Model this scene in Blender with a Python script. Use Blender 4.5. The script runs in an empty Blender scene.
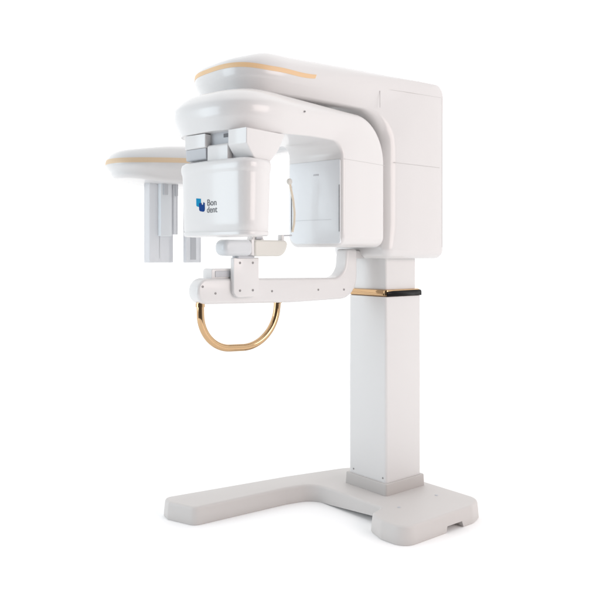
import bpy, bmesh, math
from math import sin, cos, pi, radians
from mathutils import Vector, Matrix

scn = bpy.context.scene
col = scn.collection

# ------------------------------------------------------------------ camera
YAW = math.atan2(880, 730)
FWD = Vector((-cos(YAW), -sin(YAW), 0))
RGT = Vector((-sin(YAW), cos(YAW), 0))
cam_d = bpy.data.cameras.new('camera')
cam = bpy.data.objects.new('camera', cam_d); col.objects.link(cam)
cam_d.sensor_width = 36; cam_d.lens = 730 / 600 * 36
cam_d.shift_y = -45 / 600
cam_d.clip_end = 500
M = Matrix((RGT, Vector((0, 0, 1)), -FWD)).transposed().to_4x4()
M.translation = Vector((2.735, 2.640, 1.27))
cam.matrix_world = M
scn.camera = cam

# ------------------------------------------------------------------ world: white studio, darker behind the photographer
w = bpy.data.worlds.new('World'); scn.world = w; w.use_nodes = True
nt = w.node_tree; bg = nt.nodes['Background']
tc = nt.nodes.new('ShaderNodeTexCoord')
dot = nt.nodes.new('ShaderNodeVectorMath'); dot.operation = 'DOT_PRODUCT'
dot.inputs[1].default_value = FWD
nt.links.new(tc.outputs['Generated'], dot.inputs[0])
rp = nt.nodes.new('ShaderNodeValToRGB')
mp = nt.nodes.new('ShaderNodeMapRange'); mp.inputs['From Min'].default_value = -1
nt.links.new(dot.outputs['Value'], mp.inputs['Value'])
nt.links.new(mp.outputs['Result'], rp.inputs['Fac'])
cr = rp.color_ramp
cr.elements[0].position = 0.0; cr.elements[0].color = (.08, .075, .07, 1)
cr.elements[1].position = 0.50; cr.elements[1].color = (1, 1, 1, 1)
e = cr.elements.new(.17); e.color = (.14, .14, .15, 1)
e = cr.elements.new(.29); e.color = (.70, .73, .77, 1)
nt.links.new(rp.outputs['Color'], bg.inputs['Color'])
bg.inputs['Strength'].default_value = 1.27

def area(name, loc, target, sx, sy, power, color):
    d = bpy.data.lights.new(name, 'AREA'); d.shape = 'RECTANGLE'
    d.size = sx; d.size_y = sy; d.energy = power; d.color = color
    o = bpy.data.objects.new(name, d); col.objects.link(o)
    o.location = loc
    o.rotation_euler = (Vector(target) - Vector(loc)).to_track_quat('-Z', 'Y').to_euler()
    return o
area('added_warm_fill', (-0.4, 5.2, 2.6), (.1, 0, 1.2), 3.0, 3.0, 118, (1, .87, .83))  # unseen area lamp, added to turn the +Y faces warm and brighter
area('added_cool_fill', (6.4, -1.6, 2.0), (.5, 0, 1.3), 3.4, 3.4, 112, (.80, .93, 1))  # unseen area lamp, added to give the +X faces a cool tint
area('added_top_fill', (.6, .2, 4.6), (.4, 0, 0), 3.0, 3.0, 9, (1, 1, 1))  # weak overhead fill, added out of view to lift floor and tops

scn.view_settings.view_transform = 'Standard'
scn.view_settings.look = 'None'
scn.view_settings.exposure = 0
scn.view_settings.gamma = 1

# ------------------------------------------------------------------ materials
def mat(name, color, rough=.3, metal=0., coat=0., var=0., vscale=6, bump=0.):
    m = bpy.data.materials.new(name); m.use_nodes = True
    t = m.node_tree; b = t.nodes['Principled BSDF']
    b.inputs['Base Color'].default_value = (*color, 1)
    b.inputs['Roughness'].default_value = rough
    b.inputs['Metallic'].default_value = metal
    b.inputs['Coat Weight'].default_value = coat
    b.inputs['Coat Roughness'].default_value = .12
    if var or bump:
        c = t.nodes.new('ShaderNodeTexCoord')
        n = t.nodes.new('ShaderNodeTexNoise'); n.inputs['Scale'].default_value = vscale
        n.inputs['Detail'].default_value = 4
        t.links.new(c.outputs['Object'], n.inputs['Vector'])
        if var:
            r = t.nodes.new('ShaderNodeMapRange')
            r.inputs['To Min'].default_value = rough - var; r.inputs['To Max'].default_value = rough + var
            t.links.new(n.outputs['Fac'], r.inputs['Value'])
            t.links.new(r.outputs['Result'], b.inputs['Roughness'])
        if bump:
            n2 = t.nodes.new('ShaderNodeTexNoise'); n2.inputs['Scale'].default_value = 420
            t.links.new(c.outputs['Object'], n2.inputs['Vector'])
            u = t.nodes.new('ShaderNodeBump'); u.inputs['Strength'].default_value = bump
            u.inputs['Distance'].default_value = .0006
            t.links.new(n2.outputs['Fac'], u.inputs['Height'])
            t.links.new(u.outputs['Normal'], b.inputs['Normal'])
    return m
WHITE = mat('white_enamel', (.70, .688, .684), .30, coat=.5, bump=.03)
SATIN = mat('white_satin', (.66, .66, .665), .42, var=.05)
GREY = mat('warm_grey_cast', (.575, .55, .535), .5, var=.06, bump=.12)
GREYD = mat('collar_grey_cast', (.50, .475, .46), .5, var=.06, bump=.12)
COLM = mat('column_paint', (.70, .69, .685), .4, var=.05, bump=.04)
PALE = mat('pale_blue_grey_plastic', (.74, .765, .79), .35, coat=.2)
LGREY = mat('light_grey_plastic', (.50, .51, .535), .4)
DGREY = mat('dark_grey_gap', (.12, .12, .13), .5)
SEAM = mat('seam_shadow_grey', (.52, .51, .505), .6)  # gap shadow of the shut lines, put into the colour
GOLD = mat('polished_gold', (.58, .385, .215), .07, metal=1)
STRIPE = mat('gold_stripe', (.78, .53, .30), .42)
PSTRIPE = mat('pale_gold_stripe', (.74, .56, .38), .45)
BLACK = mat('reflection_black', (.006, .005, .005), .22)  # dark reflection in the gold ring, put in as colour
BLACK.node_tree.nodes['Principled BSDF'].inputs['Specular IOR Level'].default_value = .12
STEEL = mat('screw_steel', (.30, .29, .29), .3, metal=.8)
TEAL = mat('logo_teal', (.0, .24, .46), .6)
BLUE = mat('logo_blue', (.002, .045, .22), .6)
for m_ in (TEAL, BLUE): m_.node_tree.nodes['Principled BSDF'].inputs['Specular IOR Level'].default_value = .1
INK = mat('logo_ink', (.10, .105, .12), .5)
COOLW = mat('cool_white_plastic', (.60, .62, .64), .3, coat=.2)
IVORY = mat('ivory_plastic', (.66, .645, .60), .35)
FLOORM = mat('white_studio_floor', (.975, .975, .975), .8, var=.05, vscale=.7)
RODM = mat('pale_gold_rod', (.70, .62, .50), .3)
CLEAR = mat('frosted_sensor_plastic', (.80, .81, .835), .3, coat=.3)
_b = CLEAR.node_tree.nodes['Principled BSDF']; _b.inputs['Transmission Weight'].default_value = .45; _b.inputs['IOR'].default_value = 1.25

# ------------------------------------------------------------------ helpers
def obj(name, bm, m, parent=None, smooth=38, label=None):
    bmesh.ops.remove_doubles(bm, verts=bm.verts[:], dist=1e-5)
    bmesh.ops.recalc_face_normals(bm, faces=bm.faces[:])
    me = bpy.data.meshes.new(name); bm.to_mesh(me); bm.free()
    for p in me.polygons: p.use_smooth = True
    me.set_sharp_from_angle(angle=radians(smooth))
    o = bpy.data.objects.new(name, me); col.objects.link(o)
    me.materials.append(m)
    if parent: o.parent = parent
    if label: o['label'] = label
    return o

def add_box(bm, c, s, bev=.004, rot=None, seg=3):
    r = bmesh.ops.create_cube(bm, size=1)
    vs = r['verts']
    mx = Matrix.Diagonal((*s, 1))
    bmesh.ops.transform(bm, matrix=mx, verts=vs)
    if bev > 0:
        es = {e for v in vs for e in v.link_edges}
        out = bmesh.ops.bevel(bm, geom=list(es), offset=bev, segments=seg, profile=.5, affect='EDGES')
        vs = list({v for f in out['faces'] for v in f.verts} | {v for v in vs if v.is_valid})
    m2 = Matrix.Translation(c)
    if rot is not None: m2 = m2 @ rot.to_4x4()
    # every vertex of this island
    seen = set(vs); stack = list(vs)
    while stack:
        v = stack.pop()
        for e in v.link_edges:
            o = e.other_vert(v)
            if o not in seen: seen.add(o); stack.append(o)
    bmesh.ops.transform(bm, matrix=m2, verts=list(seen))

def box(*a, **k):
    bm = bmesh.new(); add_box(bm, *a, **k); return bm

def add_stack(bm, outline, prof, to3=None, cap=True):
    """closed outline [(a,b)] offset inward by d at height h for every (d,h)"""
    n = len(outline)
    area2 = sum(outline[i][0]*outline[(i+1) % n][1]-outline[(i+1) % n][0]*outline[i][1] for i in range(n))
    sg = 1 if area2 > 0 else -1
    nor = []
    for i in range(n):
        p, q, r = outline[i-1], outline[i], outline[(i+1) % n]
        a = Vector((q[0]-p[0], q[1]-p[1])).normalized(); b = Vector((r[0]-q[0], r[1]-q[1])).normalized()
        na = Vector((-a.y, a.x)) * sg; nb = Vector((-b.y, b.x)) * sg
        m = (na + nb).normalized(); k = max(.35, m.dot(na)); nor.append(m / k)
    rings = []
    for d, h in prof:
        ring = []
        for i, q in enumerate(outline):
            p = Vector((q[0] + nor[i].x*d, q[1] + nor[i].y*d, h))
            ring.append(bm.verts.new(to3(p) if to3 else p))
        rings.append(ring)
    for r0, r1 in zip(rings, rings[1:]):
        for i in range(n):
            j = (i+1) % n
            bm.faces.new((r0[i], r0[j], r1[j], r1[i]))
    if cap:
        bm.faces.new(rings[0][::-1]); bm.faces.new(rings[-1])
    return rings

def fillet(pts, seg=8):
    """pts [(x,y,r)] -> rounded closed outline"""
    out = []; n = len(pts)
    for i in range(n):
        p = Vector(pts[i-1][:2]); q = Vector(pts[i][:2]); r = Vector(pts[(i+1) % n][:2]); rad = pts[i][2]
        if rad <= 0: out.append((q.x, q.y)); continue
        a = (p-q).normalized(); b = (r-q).normalized()
        ang = a.angle(b); t = rad / math.tan(ang/2)
        t = min(t, .49*(p-q).length, .49*(r-q).length); rad2 = t * math.tan(ang/2)
        c = q + (a+b).normalized() * (rad2 / sin(ang/2))
        s = q + a*t; e = q + b*t
        a0 = math.atan2(s.y-c.y, s.x-c.x); a1 = math.atan2(e.y-c.y, e.x-c.x)
        da = (a1-a0+pi) % (2*pi) - pi
        for k in range(seg+1):
            an = a0+da*k/seg; out.append((c.x+rad2*cos(an), c.y+rad2*sin(an)))
    return out

def round_prof(h0, h1, rb, rt, seg=5, draft=0.):
    pr = []
    for k in range(seg+1):
        a = pi/2*k/seg; pr.append((rb*(1-sin(a)), h0+rb*(1-cos(a))))
    for k in range(seg+1):
        a = pi/2*k/seg; pr.append((draft+rt*(1-cos(a)), h1-rt*(1-sin(a))))
    return pr

def prism_y(pts, y0, y1, r=.006, seg=4):
    """outline in XZ, thickness along Y"""
    bm = bmesh.new()
    add_stack(bm, pts, round_prof(y0, y1, r, r, seg), to3=lambda p: Vector((p.x, p.z, p.y)))
    return bm

def prism_x(pts, x0, x1, r=.006, seg=4):
    bm = bmesh.new()
    add_stack(bm, pts, round_prof(x0, x1, r, r, seg), to3=lambda p: Vector((p.z, p.x, p.y)))
    return bm

def add_tube(bm, pts, r, n=14, cap=True):
    pts = [Vector(p) for p in pts]; rings = []
    up = None
    for i, p in enumerate(pts):
        t = (pts[min(i+1, len(pts)-1)] - pts[max(i-1, 0)]).normalized()
        if up is None:
            up = Vector((0, 1, 0)) if abs(t.y) < .9 else Vector((1, 0, 0))
        a = (up - t*up.dot(t)).normalized(); up = a; b = t.cross(a)
        rr = r[i] if isinstance(r, (list, tuple)) else r
        rings.append([bm.verts.new(p + a*rr*cos(2*pi*k/n) + b*rr*sin(2*pi*k/n)) for k in range(n)])
    for r0, r1 in zip(rings, rings[1:]):
        for k in range(n): bm.faces.new((r0[k], r0[(k+1) % n], r1[(k+1) % n], r1[k]))
    if cap: bm.faces.new(rings[0][::-1]); bm.faces.new(rings[-1])

def tube(pts, r, n=14):
    bm = bmesh.new(); add_tube(bm, pts, r, n); return bm

def smooth_path(pts, rad, seg=8):
    """open polyline with rounded corners"""
    pts = [Vector(p) for p in pts]; out = [pts[0]]
    for i in range(1, len(pts)-1):
        p, q, r = pts[i-1], pts[i], pts[i+1]
        R = rad[i] if isinstance(rad, (list, tuple)) else rad
        a = (p-q).normalized(); b = (r-q).normalized(); ang = a.angle(b)
        t = min(R/math.tan(ang/2), .49*(p-q).length if i > 1 else .95*(p-q).length, .49*(r-q).length if i < len(pts)-2 else .95*(r-q).length)
        s = q+a*t; e = q+b*t
        c = q + (a+b).normalized()*(t*math.tan(ang/2)/sin(ang/2))
        u = s-c; v = e-c; om = u.angle(v)
        for k in range(seg+1):
            f = k/seg
            out.append(c + (u*sin((1-f)*om)+v*sin(f*om))/sin(om))
    out.append(pts[-1]); return out

def screw(c, r, axis, parent, name='screw'):
    """small domed screw head; axis 'x' or 'y'"""
    prof = [(r, -.002), (r, .0006), (r*.8, .0016), (r*.45, .002), (r*.35, .0008), (.0001, .0008)]
    bm = bmesh.new(); n = 12; rings = []
    for rr, h in prof:
        ring = []
        for k in range(n):
            a = 2*pi*k/n
            if axis == 'y': v = Vector((rr*cos(a), h, rr*sin(a)))
            else: v = Vector((h, rr*cos(a), rr*sin(a)))
            ring.append(bm.verts.new(Vector(c)+v))
        rings.append(ring)
    for r0, r1 in zip(rings, rings[1:]):
        for k in range(n): bm.faces.new((r0[k], r0[(k+1) % n], r1[(k+1) % n], r1[k]))
    bm.faces.new(rings[-1])
    return obj(name, bm, STEEL, parent)

# ---- swept shell: vertical limb that bends into a horizontal blade with a round nose
def section(ru, rv, rb, fl, cr=0):
    P = []
    for k in range(8):
        a = pi/2*k/7; t = k/7
        P.append((lerp(ru*(1-sin(a)), ru*(1-t), cr), 'o', lerp(rv*(1-cos(a)), rv*t**1.9, cr)))
    P.append((0, 's', 0.33)); P.append((fl*.3, 's', .6))
    for k in range(6):
        a = pi/2*k/5; P.append((fl+rb*(1-cos(a)), 'i', rb*(1-sin(a))))
    return P

def shell_point(st, side, d, kind, e):
    O, I, wd, yc, T, ntn, nun = st['O'], st['I'], st['w'], st['yc'], st['T'], st['nt'], st['nu']
    OI = I-O; L = OI.length; dr = OI/L
    if kind == 'o': p = O+dr*e
    elif kind == 'i': p = I-dr*e
    else:
        e0, e1 = st['rv'], L-st['rb']
        p = O+dr*(e0+(e1-e0)*e)
    u = max(0., wd-d*nun)
    p = p - T*(d*ntn)
    return Vector((p.x, yc+side*u, p.z))

def shell(stations):
    bm = bmesh.new(); rings = []
    for st in stations:
        P = section(st['ru'], st['rv'], st['rb'], st['fl'], st['cr'])
        sp_o = shell_point({**st, 'w': 0}, 1, P[0][0], 'o', 0)
        sp_i = shell_point({**st, 'w': 0}, 1, P[-1][0], 'i', 0)
        ring = [sp_o]+[shell_point(st, 1, *q) for q in P]+[sp_i]+[shell_point(st, -1, *q) for q in reversed(P)]
        rings.append([bm.verts.new(v) for v in ring])
    n = len(rings[0])
    for r0, r1 in zip(rings, rings[1:]):
        for k in range(n):
            try: bm.faces.new((r0[k], r0[(k+1) % n], r1[(k+1) % n], r1[k]))
            except ValueError: pass
    bmesh.ops.remove_doubles(bm, verts=bm.verts[:], dist=1e-4)
    return bm

def mk(O, I, w_, T, ntn=0, nun=1, yc=0, ru=.02, rv=.02, rb=.02, fl=0, cr=0):
    return dict(O=Vector((O[0], 0, O[1])), I=Vector((I[0], 0, I[1])), w=w_, yc=yc, T=Vector((T[0], 0, T[1])),
                nt=ntn, nu=nun, ru=ru, rv=rv, rb=rb, fl=fl, cr=cr)

def lerp(a, b, t): return a+(b-a)*t
def ss(a, b, x):
    t = min(1, max(0, (x-a)/(b-a))); return t*t*(3-2*t)

# ------------------------------------------------------------------ setting
bm = bmesh.new()
bmesh.ops.create_circle(bm, cap_ends=True, radius=5.2, segments=128)
fl = obj('floor', bm, FLOORM); fl['kind'] = 'structure'
fl.location = (0, 0, 0)

# ------------------------------------------------------------------ the machine
root = bpy.data.objects.new('dental_xray_machine', None); col.objects.link(root)
root['label'] = 'white panoramic dental x-ray machine with gold chin handle standing on a grey L-shaped base'
root['category'] = 'x-ray machine'

# --- base
pts = [(-.215, .47, .10), (-.215, -.24, .05), (-.06, -.345, .2), (.30, -.43, .2), (.975, -.545, .045), (.99, -.46, .02),
       (.935, -.305, .045), (.42, -.262, .02), (.262, -.225, .12), (.262, .215, .03), (.372, .275, .03),
       (.385, .40, .05), (.355, .497, .05), (-.10, .508, .05)]
# softer foot: the plate swells forward
pts = pts[:9] + [(.256, .238, .02), (.345, .262, .045), (.380, .36, .06), (.372, .500, .075), (-.10, .508, .09)]
ol = fillet(pts, 8)
bm = bmesh.new()
add_stack(bm, ol, [(0.004, 0.0), (0, .006), (.003, .045)]+[(.006+.014*(1-cos(pi/2*k/5)), .085-.014*(1-sin(pi/2*k/5))) for k in range(6)])
base = obj('base', bm, GREY, root, 50)
# notch under the front foot, cut with a boolean and baked
cut = obj('notch_cutter', box((.035, .50, 0.0), (.145, .26, .06), bev=0), GREY)
# chamfer the cutter: slanted sides
for v in cut.data.vertices:
    if v.co.z > 0: v.co.x = .035 + (v.co.x-.035)*.72
bm = bmesh.new()
wv = [(.10, -.16, -.01), (.10, .236, -.01), (.45, .236, -.01), (.45, -.16, -.01), (.10, -.16, .001), (.10, .236, .034), (.45, .236, .034), (.45, -.16, .001)]
wv = [bm.verts.new(v) for v in wv]
for f in ((0, 1, 2, 3), (4, 5, 6, 7), (0, 1, 5, 4), (1, 2, 6, 5), (2, 3, 7, 6), (3, 0, 4, 7)): bm.faces.new([wv[i] for i in f])
cut2 = obj('relief_cutter', bm, GREY)
m2_ = base.modifiers.new('c', 'BOOLEAN'); m2_.operation = 'DIFFERENCE'; m2_.object = cut2; m2_.solver = 'EXACT'
md = base.modifiers.new('b', 'BOOLEAN'); md.operation = 'DIFFERENCE'; md.object = cut; md.solver = 'EXACT'
dg = bpy.context.evaluated_depsgraph_get()
me = bpy.data.meshes.new_from_object(base.evaluated_get(dg))
base.modifiers.clear(); base.data = me; me.name = 'base'
bpy.data.objects.remove(cut); bpy.data.objects.remove(cut2)
for p in me.polygons: p.use_smooth = True
me.set_sharp_from_angle(angle=radians(40))
obj('base_foot', box((.035, .40, .016), (.10, .05, .030), bev=.004), LGREY, base)
for c in [(-.08, .30), (.19, .30), (-.08, -.22)]:
    bm = bmesh.new(); bmesh.ops.create_cone(bm, cap_ends=True, radius1=.008, radius2=.006, depth=.004, segments=16)
    bmesh.ops.translate(bm, vec=(c[0], c[1], .0865), verts=bm.verts[:]); obj('floor_bolt', bm, LGREY, base)

# --- column
def rrect(x0, x1, y0, y1, r): return fillet([(x0, y0, r), (x1, y0, r), (x1, y1, r), (x0, y1, r)], 6)
bm = bmesh.new()
add_stack(bm, rrect(-.165, .125, -.14, .155, .012), round_prof(.083, .143, .004, .006, 4, .003))
collar = obj('column_collar', bm, GREYD, root)
bm = bmesh.new()
add_stack(bm, rrect(-.150, .110, -.125, .140, .014), round_prof(.12, 1.063, .002, .003, 3))
outer = obj('outer_column', bm, COLM, root)
bm = bmesh.new()
add_stack(bm, rrect(-.125, .098, -.108, .128, .012), round_prof(1.0, 1.40, .002, .002, 3))
inner = obj('inner_column', bm, COLM, root)
# gold ring between the two columns, its right half's dark reflection painted as a black inset
bm = bmesh.new()
add_stack(bm, rrect(-.152, .112, -.127, .142, .02), [(.012, 1.063), (.004, 1.065), (0, 1.070), (0, 1.087), (.003, 1.095), (.012, 1.099)])
ring = obj('column_ring', bm, GOLD, root)
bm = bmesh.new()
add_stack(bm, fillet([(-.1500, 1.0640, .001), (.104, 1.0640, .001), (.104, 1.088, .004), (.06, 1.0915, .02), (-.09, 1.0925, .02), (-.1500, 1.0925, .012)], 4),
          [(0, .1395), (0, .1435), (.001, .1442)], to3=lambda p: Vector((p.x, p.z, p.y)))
obj('dark_reflection_inset', bm, BLACK, ring)
bm = tube([(.1145, .128, 1.074), (.1145, .06, 1.076), (.1145, 0, 1.078), (.1145, -.07, 1.083), (.1145, -.118, 1.084)], .0045, 10)
obj('ring_grip', bm, GOLD, ring)
for y, z in [(.118, .165), (-.09, .165)]: screw((.111, y, z), .0045, 'x', outer)

# --- main housing with its upper blade
WB = .2
def top_z(x): return 2.152 - .010*ss(.3, .8, x) - .024*ss(.85, 1.04, x)
def str_z(x): return 2.048 + .008*ss(.62, .85, x) + .014*ss(.85, 1.03, x)
def bot_z(x): return 1.955 - .0*x
st = []
zb = 1.252; r = .05
vp = dict(ru=.03, rv=.03, rb=.05, fl=0)
for k in range(9):
    a = pi/2*(1-k/8)
    wv = 0 if k == 0 else WB-r+r*cos(a)
    z = zb+r-r*sin(a)
    if k == 0: st.append(mk((-.27, zb), (.17, zb), 0, (0, -1), 1, 0, **vp)); wv = WB-r
    st.append(mk((-.27, z), (.17, z), wv, (0, -1), sin(a), cos(a), **vp))
for z in (1.32, 1.34, 1.36, 1.38, 1.40, 1.42, 1.46, 1.5, 1.6, 1.7, 1.78): st.append(mk((-.27, z), (.17, z), WB, (0, 1), **{**vp, 'rb': lerp(.05, .078, ss(1.28, 1.42, z))}))
def mixp(t, x=.3): return dict(ru=lerp(.03, .10, t), rv=lerp(.03, top_z(x)-str_z(x), ss(-.2, .4, x)), rb=lerp(.078, .02, t), fl=lerp(0, .035, t), cr=lerp(0, .08, t))
N = 16; R1, R2 = .05, .16
for k in range(N+1):
    t = k/N; a = pi/2*t
    O = (-.27+R1-R1*cos(a), top_z(-.22)-R1+R1*sin(a)); I = (.17+R2-R2*cos(a), 1.955-R2+R2*sin(a))
    d = (sin(a), cos(a)); st.append(mk(O, I, WB, d, **mixp(t*.6, -.25)))
def armw(x): return lerp(WB, .258, ss(.30, .74, x))
def army(x): return lerp(0, -.044, ss(.30, .74, x))
for k in range(1, 9):
    t = k/8; xo = lerp(-.22, .74, t); xi = lerp(.33, .74, t)
    st.append(mk((xo, top_z(xo)), (xi, bot_z(xi)), armw(xi), (1, 0), yc=army(xi), **mixp(.6+.4*t, xo)))
def nose(st, x0, L, W, zt, zbm, yc, pr, n=2.5, K=26):
    for k in range(1, K+1):
        t = pi/2*k/K
        cx_, sx_ = max(cos(t), 0)**(2/n), sin(t)**(2/n)
        if k == K: cx_ = 0
        x = x0+L*sx_; wd = W*cx_
        nx = (sx_**(n-1))/L; ny = (cx_**(n-1))/W; l = math.hypot(nx, ny)
        st.append(mk((x, zt(x)), (x, zbm(x)), wd, (1, 0), nx/l, ny/l, yc=yc, **(pr(x) if callable(pr) else pr)))
nose(st, .74, .280, .258, top_z, bot_z, -.044, lambda x: mixp(1, x), n=2.9)
housing = obj('housing', shell(st), WHITE, root, 60)
arm_st = st

def ribbon(stations, side, h0, h1, off=.0012):
    """thin band on the side wall of a shell, h0..h1 metres below its widest line"""
    bm = bmesh.new(); rows = []
    for stt in stations:
        L = (stt['I']-stt['O']).length; e0 = stt['rv']+h0; e1 = stt['rv']+h1
        def pt(e, o):
            # follow the section profile at depth e
            rv, ru = stt['rv'], stt['ru']
            if e < rv:
                d = lerp(ru*(1-sin(math.acos(max(-1, min(1, 1-e/rv))))), ru*(1-(e/rv)**(1/1.9)), stt['cr'])
            else:
                s_ = (e-rv)/(L-stt['rb']-rv)
                if s_ < .33: d = 0
                elif s_ < .6: d = lerp(0, stt['fl']*.3, (s_-.33)/.27)
                else: d = lerp(stt['fl']*.3, stt['fl'], (s_-.6)/.4)
            return shell_point(stt, side, d-o, 'o', e)
        es = [e0+(e1-e0)*i/6 for i in range(7)]
        rows.append([bm.verts.new(pt(e0, -.001))]+[bm.verts.new(pt(e, off)) for e in es]+[bm.verts.new(pt(e1, -.001))])
    for r0, r1 in zip(rows, rows[1:]):
        for i in range(len(r0)-1):
            bm.faces.new((r0[i], r0[i+1], r1[i+1], r1[i]))
    bm.faces.new(rows[0]); bm.faces.new(rows[-1][::-1])
    return bm
def refine(S, n=6):
    out = []
    for a, b in zip(S, S[1:]):
        for i in range(n):
            t = i/n; c = {}
            for key in a:
                c[key] = a[key]*(1-t)+b[key]*t
            out.append(c)
    out.append(S[-1]); return out
noseS = arm_st[-27:]
lead = [s for s in refine(arm_st[-30:-26], 8) if s['I'].x >= .675]
front = lead+noseS
bmr = ribbon(front, 1, -.008, .012)
bml = ribbon(noseS[-20:], -1, -.008, .012)
tmp = bpy.data.meshes.new('t'); bml.to_mesh(tmp); bmr.from_mesh(tmp); bml.free()
obj('gold_stripe', bmr, STRIPE, housing, 40)
# shut lines of the housing covers, gap shadow painted as thin grey strips
def strip(pts, wdt, parent, m=SEAM, name='shut_line'):
    bm = bmesh.new()
    for p, q in zip(pts, pts[1:]):
        p, q = Vector(p), Vector(q); L = (q-p).length
        rot = (q-p).to_track_quat('X', 'Z').to_matrix()
        add_box(bm, (p+q)/2, (L, wdt, wdt), bev=0, rot=rot)
    return obj(name, bm, m, parent)
yS = WB-.0004
strip([(-.225, yS, 1.72), (.118, yS, 1.72)], .0022, housing)
strip([(-.245, yS, 1.31), (-.245, yS, 2.09)], .0014, housing)
strip([(-.235, yS, 2.083), (.05, yS, 2.074), (.212, yS, 2.066)], .0014, housing)
strip([(.214, yS, 2.055), (.214, yS, 1.975)], .0016, housing)

# --- gantry: rotates about a vertical axis, turned ten degrees
TH = radians(10)
gantry = None
WG = .164
st = []; zb = 1.306; r = .05
vp = dict(ru=.035, rv=.035, rb=.02, fl=0)
O0, I0 = .200, .545
for k in range(9):
    a = pi/2*(1-k/8); z = zb+r-r*sin(a)
    if k == 0: st.append(mk((O0, zb), (I0, zb), 0, (0, -1), 1, 0, **vp))
    st.append(mk((O0, z), (I0, z), WG-r+r*cos(a), (0, -1), sin(a), cos(a), **vp))
for z in (1.40, 1.48, 1.56, 1.64, 1.70): st.append(mk((O0, z), (I0, z), WG, (0, 1), **vp))
ZT, ZB = 1.928, 1.776
def mg(t): return dict(ru=lerp(.035, .11, t), rv=lerp(.035, .070, t), rb=lerp(.02, .005, t), fl=lerp(0, .028, t), cr=lerp(0, .85, t))
R1, R2 = .21, .06
for k in range(N+1):
    t = k/N; a = pi/2*t
    O = (O0+R1-R1*cos(a), ZT-R1+R1*sin(a)); I = (I0+R2-R2*cos(a), ZB-R2+R2*sin(a))
    st.append(mk(O, I, WG, (sin(a), cos(a)), **mg(t*.5)))
def gw(x): return lerp(WG, .262, ss(.58, .88, x))
def gy(x): return lerp(0, -.092, ss(.58, .88, x))
gzt = lambda x: ZT+.018*min(1, max(0, (x-.42)/.5))-.006*ss(1.0, 1.2, x)
gzb = lambda x: ZB-.012*ss(.7, 1.0, x)
for k in range(1, 11):
    t = k/10; xo = lerp(O0+R1, .88, t); xi = lerp(I0+R2, .88, t)
    st.append(mk((xo, gzt(xo)), (xi, gzb(xi)), gw(xi), (1, 0), yc=gy(xi), **mg(.5+.5*t)))
nose(st, .88, .310, .262, gzt, gzb, -.092, mg(1), n=2.9)
gantry = obj('rotating_gantry', shell(st), WHITE, root, 60)
gantry.rotation_euler = (0, 0, TH)
gyS = WG-.0004
strip([(.215, gyS, 1.70), (.47, gyS, 1.70), (.535, gyS-.0, 1.70)], .0016, gantry)
screw((.82, .173, 1.868), .004, 'y', gantry)
# neck between blade and gantry (rotation bearing)
bm = bmesh.new(); bmesh.ops.create_cone(bm, cap_ends=True, radius1=.12, radius2=.12, depth=.06, segments=48)
bmesh.ops.translate(bm, vec=(.62, -.02, 1.94), verts=bm.verts[:])
obj('bearing_neck', bm, LGREY, root)

# detector panel on the inner face of the vertical limb
pn = fillet([(-.150, 1.322, .045), (.150, 1.322, .012), (.150, 1.700, .01), (-.150, 1.700, .01)], 6)
bm = prism_x(pn, .530, .5485, .003)
det = obj('detector_panel', bm, PALE, gantry)
obj('slot', box((.549, -.137, 1.485), (.003, .0032, .215), bev=0), DGREY, det)
obj('slot', box((.549, .146, 1.48), (.003, .0026, .21), bev=0), DGREY, det)
obj('indicator_mark', box((.549, .012, 1.637), (.003, .030, .008), bev=.001, seg=1), LGREY, det)
strip([(.5488, -.125, 1.43), (.5488, .10, 1.43)], .001, det, m=LGREY, name='panel_line')

# --- x-ray head
def front_x(y):   # convex front
    return 1.170 - .38*(y+.03)**2 - 60*max(0, abs(y+.028)-.10)**4
hy0, hy1 = -.222, .168
fo = []
K = 18
for k in range(K+1):
    y = lerp(hy0+.02, hy1-.05, k/K); fo.append((front_x(y), y))
hd = fo + [(fo[-1][0]-.012, hy1-.020), (fo[-1][0]-.040, hy1-.003), (1.09, hy1), (1.03, hy1), (1.012, hy1-.015)] + \
     [(1.005, .0), (1.012, hy0+.015), (1.03, hy0), (1.12, hy0), (fo[0][0]-.006, hy0+.005)]
bm = bmesh.new()
add_stack(bm, hd, [(.034, 1.343), (.014, 1.3445), (.007, 1.349), (.005, 1.360), (.0065, 1.3625), (.0085, 1.3645), (.0085, 1.3665), (.0070, 1.3690), (.006, 1.41), (.004, 1.48), (.0015, 1.59), (.0005, 1.598),
                   (-.0025, 1.607), (-.004, 1.618), (-.003, 1.630), (.0, 1.640), (.012, 1.648), (.03, 1.652), (.055, 1.654)])
head = obj('xray_head', bm, WHITE, root, 45)
head.rotation_euler = (0, 0, TH)
def inset(z):
    return .0015+max(0, 1.59-z)*.0025/.11 if z > 1.48 else .004+(1.48-z)*.002/.07
def on_front(y, z, off=.0): return Vector((front_x(y)-inset(z)+off, y, z))

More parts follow.
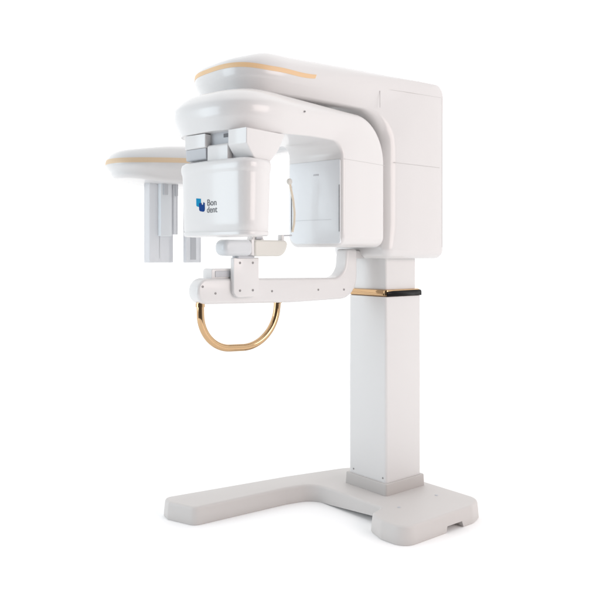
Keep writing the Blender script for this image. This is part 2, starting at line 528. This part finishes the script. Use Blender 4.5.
# logo: two blue blocks and the word in two lines, printed on the curved front
def plate(pts, m, name, off=.0008):
    bm = bmesh.new()
    top = [bm.verts.new(on_front(y, z, off)) for y, z in pts]
    bot = [bm.verts.new(on_front(y, z, -.0005)) for y, z in pts]
    bm.faces.new(top)
    for i in range(len(pts)):
        j = (i+1) % len(pts); bm.faces.new((top[i], bot[i], bot[j], top[j]))
    return obj(name, bm, m, logo)
logo = bpy.data.objects.new('logo', None); col.objects.link(logo); logo.parent = head
def wide(P): return [(-.115+(p[0]+.115)*1.14, p[1], p[2]) for p in P]
def rot_pts(pts, c, a):
    return [(c[0]+(p[0]-c[0])*cos(a)-(p[1]-c[1])*sin(a), c[1]+(p[0]-c[0])*sin(a)+(p[1]-c[1])*cos(a)) for p in pts]
plate(fillet(wide([(-0.115, 1.500, .002), (-0.115, 1.468, .007), (-0.089, 1.461, .006), (-0.089, 1.497, .002)]), 4), TEAL, 'logo_mark')
plate(fillet(wide([(-0.099, 1.479, .002), (-0.099, 1.448, .008), (-0.069, 1.442, .010), (-0.069, 1.479, .002), (-0.076, 1.482, .001), (-0.076, 1.472, .004), (-0.085, 1.472, .003), (-0.086, 1.480, .001)]), 3), BLUE, 'logo_mark', .0014)
def word(txt, y, z, size, sx):
    cu = bpy.data.curves.new('w', 'FONT'); cu.body = txt; cu.size = size; cu.extrude = .0004; cu.offset = .0001
    o = bpy.data.objects.new('w', cu); col.objects.link(o)
    dg = bpy.context.evaluated_depsgraph_get(); dg.update()
    me = bpy.data.meshes.new_from_object(o.evaluated_get(dg))
    bpy.data.objects.remove(o)
    for v in me.vertices:
        yy = y + v.co.x*sx; v.co = on_front(yy, z+v.co.y, .0006+v.co.z)
    me.materials.clear(); me.materials.append(INK)
    t = bpy.data.objects.new('lettering', me); col.objects.link(t); t.parent = logo
word('Bon', -.049, 1.467, .036, .98)
word('dent', -.051, 1.439, .036, .92)

# bracket that hangs the head from the blade
def bracket(y0, y1, pts, m, name='head_bracket'):
    o = obj(name, prism_y(fillet(pts, 5), y0, y1, .005, 4), m, root, 40); o.rotation_euler = (0, 0, TH); return o
lf = [(1.148, 1.7615, .0), (1.148, 1.706, .006), (1.128, 1.702, .003), (1.128, 1.655, .008), (1.030, 1.655, .01), (.985, 1.700, .02), (.94, 1.7615, 0)]
bracket(-.205, -.078, lf, WHITE, 'head_bracket')
BR = bpy.data.objects['head_bracket']
obj('bracket_skirt', prism_y(fillet([(1.144, 1.7035, 0), (1.142, 1.658, .008), (1.06, 1.656, 0), (1.06, 1.7035, 0)], 4), -.2035, -.080, .003), LGREY, BR)
rf = [(1.148, 1.7615, .0), (1.148, 1.702, .012), (1.105, 1.646, .03), (1.010, 1.644, .012), (.965, 1.690, .02), (.925, 1.7615, 0)]
rb = bracket(.052, .156, rf, WHITE, 'head_bracket')
mid = [(1.118, 1.790, 0), (1.118, 1.645, .0), (1.03, 1.645, 0), (.98, 1.790, 0)]
mb = bracket(-.085, .058, mid, LGREY, 'bracket_core')
tongue = obj('tongue', prism_y(fillet([(1.142, 1.715, .012), (1.142, 1.640, 0), (1.07, 1.640, 0), (1.07, 1.715, 0)], 4), -.074, .046, .004), WHITE, mb)
obj('gap', box((1.119, .022, 1.748), (.004, .045, .014), bev=0), DGREY, mb)
# chamfer plate at the rear of the bracket
bracket(-.14, .10, [(.98, 1.66, .01), (.985, 1.69, .01), (.93, 1.765, 0), (.91, 1.765, 0), (.94, 1.665, .02)], LGREY, 'rear_bracket')

# --- cephalometric unit on its long arm behind
bm = bmesh.new(); add_box(bm, (.06, -.72, 1.905), (.09, 1.14, .07), bev=.02, seg=5)
cbar = obj('cephalometric_arm', bm, WHITE, root)
st = []
zt = lambda x: 1.915-.045*ss(.45, .95, x)
zbm = lambda x: 1.683+.022*ss(.6, .93, x)
zs_ = lambda x: 1.820-.026*ss(.3, .95, x)
pcf = lambda x: dict(ru=.10, rv=zt(x)-zs_(x), rb=.035, fl=.03, cr=.3)
pc = pcf(0)
CW, CY = .20, -1.22
st.append(mk((-.02, zt(0)), (-.02, zbm(0)), CW-.04, (1, 0), -.6, .8, yc=CY, **pc))
st.append(mk((0.0, zt(0)), (0.0, zbm(0)), CW-.01, (1, 0), -.3, .95, yc=CY, **pc))
for x in (.05, .2, .35, .5, .62): st.append(mk((x, zt(x)), (x, zbm(x)), CW, (1, 0), yc=CY, **pcf(x)))
nose(st, .62, .315, CW, zt, zbm, CY, pcf, n=2.3)
ceph = obj('cephalometric_head', shell(st), WHITE, root, 60)
fs = [s for s in refine(st[2:7], 6) if s['O'].x >= .36]+st[-27:]
bmr = ribbon(fs, 1, -.018, .010, off=.0015)
bml = ribbon(st[-18:], -1, -.018, .010, off=.0015)
tmp = bpy.data.meshes.new('t2'); bml.to_mesh(tmp); bmr.from_mesh(tmp); bml.free()
obj('gold_stripe', bmr, PSTRIPE, ceph, 40)
# sensor panels and ear rod carriers hanging below it
def cbox(name, c, s, m=CLEAR, bev=.006, par=ceph):
    return obj(name, box(c, s, bev=bev), m, par)
cbox('sensor_panel', (.628, -1.205, 1.475), (.158, .07, .50))
cbox('sensor_panel_groove', (.638, -1.1795, 1.42), (.006, .003, .34), LGREY, 0)
cbox('front_panel', (.618, -1.148, 1.540), (.076, .035, .32), PALE, .005)
cbox('panel_clip', (.625, -1.127, 1.670), (.030, .012, .10), LGREY, .004)
cbox('ear_rod_carrier', (.556, -1.142, 1.55), (.026, .028, .32), CLEAR, .004)
cbox('ear_rod_clip', (.556, -1.124, 1.665), (.020, .012, .10), LGREY, .004)
cbox('collimator_panel', (.448, -1.125, 1.475), (.104, .035, .50), CLEAR, .004)
cbox('collimator_slot', (.452, -1.1065, 1.32), (.036, .005, .155), LGREY, .0)

# --- chin rest arm
Y1 = .045; Y0 = -.035
arm_pts = [(1.132, 1.0640, .052), (.60, 1.052, .6), (.212, 1.058, .11), (.212, 1.300, .016), (.285, 1.300, .016), (.300, 1.160, .085), (1.132, 1.172, .052)]
chin = obj('chin_rest_arm', prism_y(fillet(arm_pts, 12), Y0, Y1, .014, 6), WHITE, root)
obj('arm_mount', box((.19, -.02, 1.272), (.12, .07, .04), bev=.006), WHITE, root)
for x, z in [(1.075, 1.108), (.775, 1.108), (.50, 1.106), (.335, 1.102), (1.108, 1.138)]: screw((x-.03 if x < 1.1 else x, Y1, z), .0052, 'y', chin)
# tray box behind the plate
obj('tray', prism_y(fillet([(1.055, 1.168, .0), (1.055, 1.212, .012), (.87, 1.212, .0), (.87, 1.168, 0)], 5), -.04, .030, .004), WHITE, chin)
obj('tray_slot', box((.965, .0305, 1.189), (.145, .004, .026), bev=.001, seg=1), LGREY, chin)
# upright plate
up = obj('bite_post', prism_y(fillet([(.967, 1.258, .004), (.967, 1.088, .035), (.832, 1.088, .035), (.832, 1.258, .004)], 8), .040, .066, .004), WHITE, root)
for x, z in [(.934, 1.236), (.866, 1.236), (.934, 1.117), (.866, 1.117)]: screw((x, .066, z), .0055, 'y', up)
obj('bite_post_cap', box((.905, .05, 1.262), (.085, .05, .012), bev=.003), LGREY, up)
# horizontal pod and tray of the bite block
bm = bmesh.new()
add_stack(bm, fillet([(1.037, 1.266, .030), (.885, 1.266, .024), (.885, 1.336, .024), (1.037, 1.336, .030)], 8), round_prof(.018, .10, .022, .022, 6), to3=lambda p: Vector((p.x, p.z, p.y)))
pod = obj('bite_pod', bm, COOLW, root)
obj('pod_joint', box((.886, .06, 1.303), (.016, .07, .070), bev=.004), WHITE, pod)
tr = fillet([(.880, 1.264, .016), (.715, 1.264, .050), (.690, 1.335, .018), (.880, 1.335, .016)], 8)
bt = obj('bite_tray', prism_y(tr, .01, .10, .010, 5), IVORY, root)
obj('tray_lug', prism_y(fillet([(.87, 1.328, 0), (.865, 1.350, .006), (.81, 1.353, .006), (.80, 1.328, 0)], 5), .02, .065, .005), WHITE, bt)
obj('lug_pin', tube([(.852, .07, 1.343), (.822, .07, 1.344)], .006, 10), LGREY, bt)
obj('tray_clip', box((.702, .055, 1.345), (.016, .03, .032), bev=.004), WHITE, bt)
obj('clip_rod', tube([(.708, .055, 1.357), (.640, .055, 1.359)], .0038, 8), LGREY, bt)
# temple support: thin bowed rod with a knob, standing by the detector
rodp = [(.655, .06, 1.60), (.650, .06, 1.575), (.635, .06, 1.52), (.627, .06, 1.46), (.630, .06, 1.41), (.640, .06, 1.375)]
rod = obj('temple_support', tube(smooth_path(rodp, .1, 5), .0055, 10), RODM, root)
bm = bmesh.new(); bmesh.ops.create_uvsphere(bm, u_segments=16, v_segments=10, radius=.015)
bmesh.ops.transform(bm, matrix=Matrix.Translation((.657, .06, 1.603)) @ Matrix.Diagonal((1, .7, 1, 1)), verts=bm.verts[:])
obj('knob', bm, IVORY, rod)

# --- gold handle
hp = smooth_path([(1.092, .0, 1.075), (1.088, .0, .872), (.700, .0, .854), (.678, .0, 1.066)], [0, .155, .185, 0], 16)
hnd = obj('patient_handle', tube(hp, .0160, 24), GOLD, root)
for x in (1.092, .678):
    bm = bmesh.new(); bmesh.ops.create_cone(bm, cap_ends=True, radius1=.0195, radius2=.0195, depth=.016, segments=24)
    bmesh.ops.translate(bm, vec=(x, 0, 1.058), verts=bm.verts[:]); obj('ferrule', bm, GOLD, hnd)
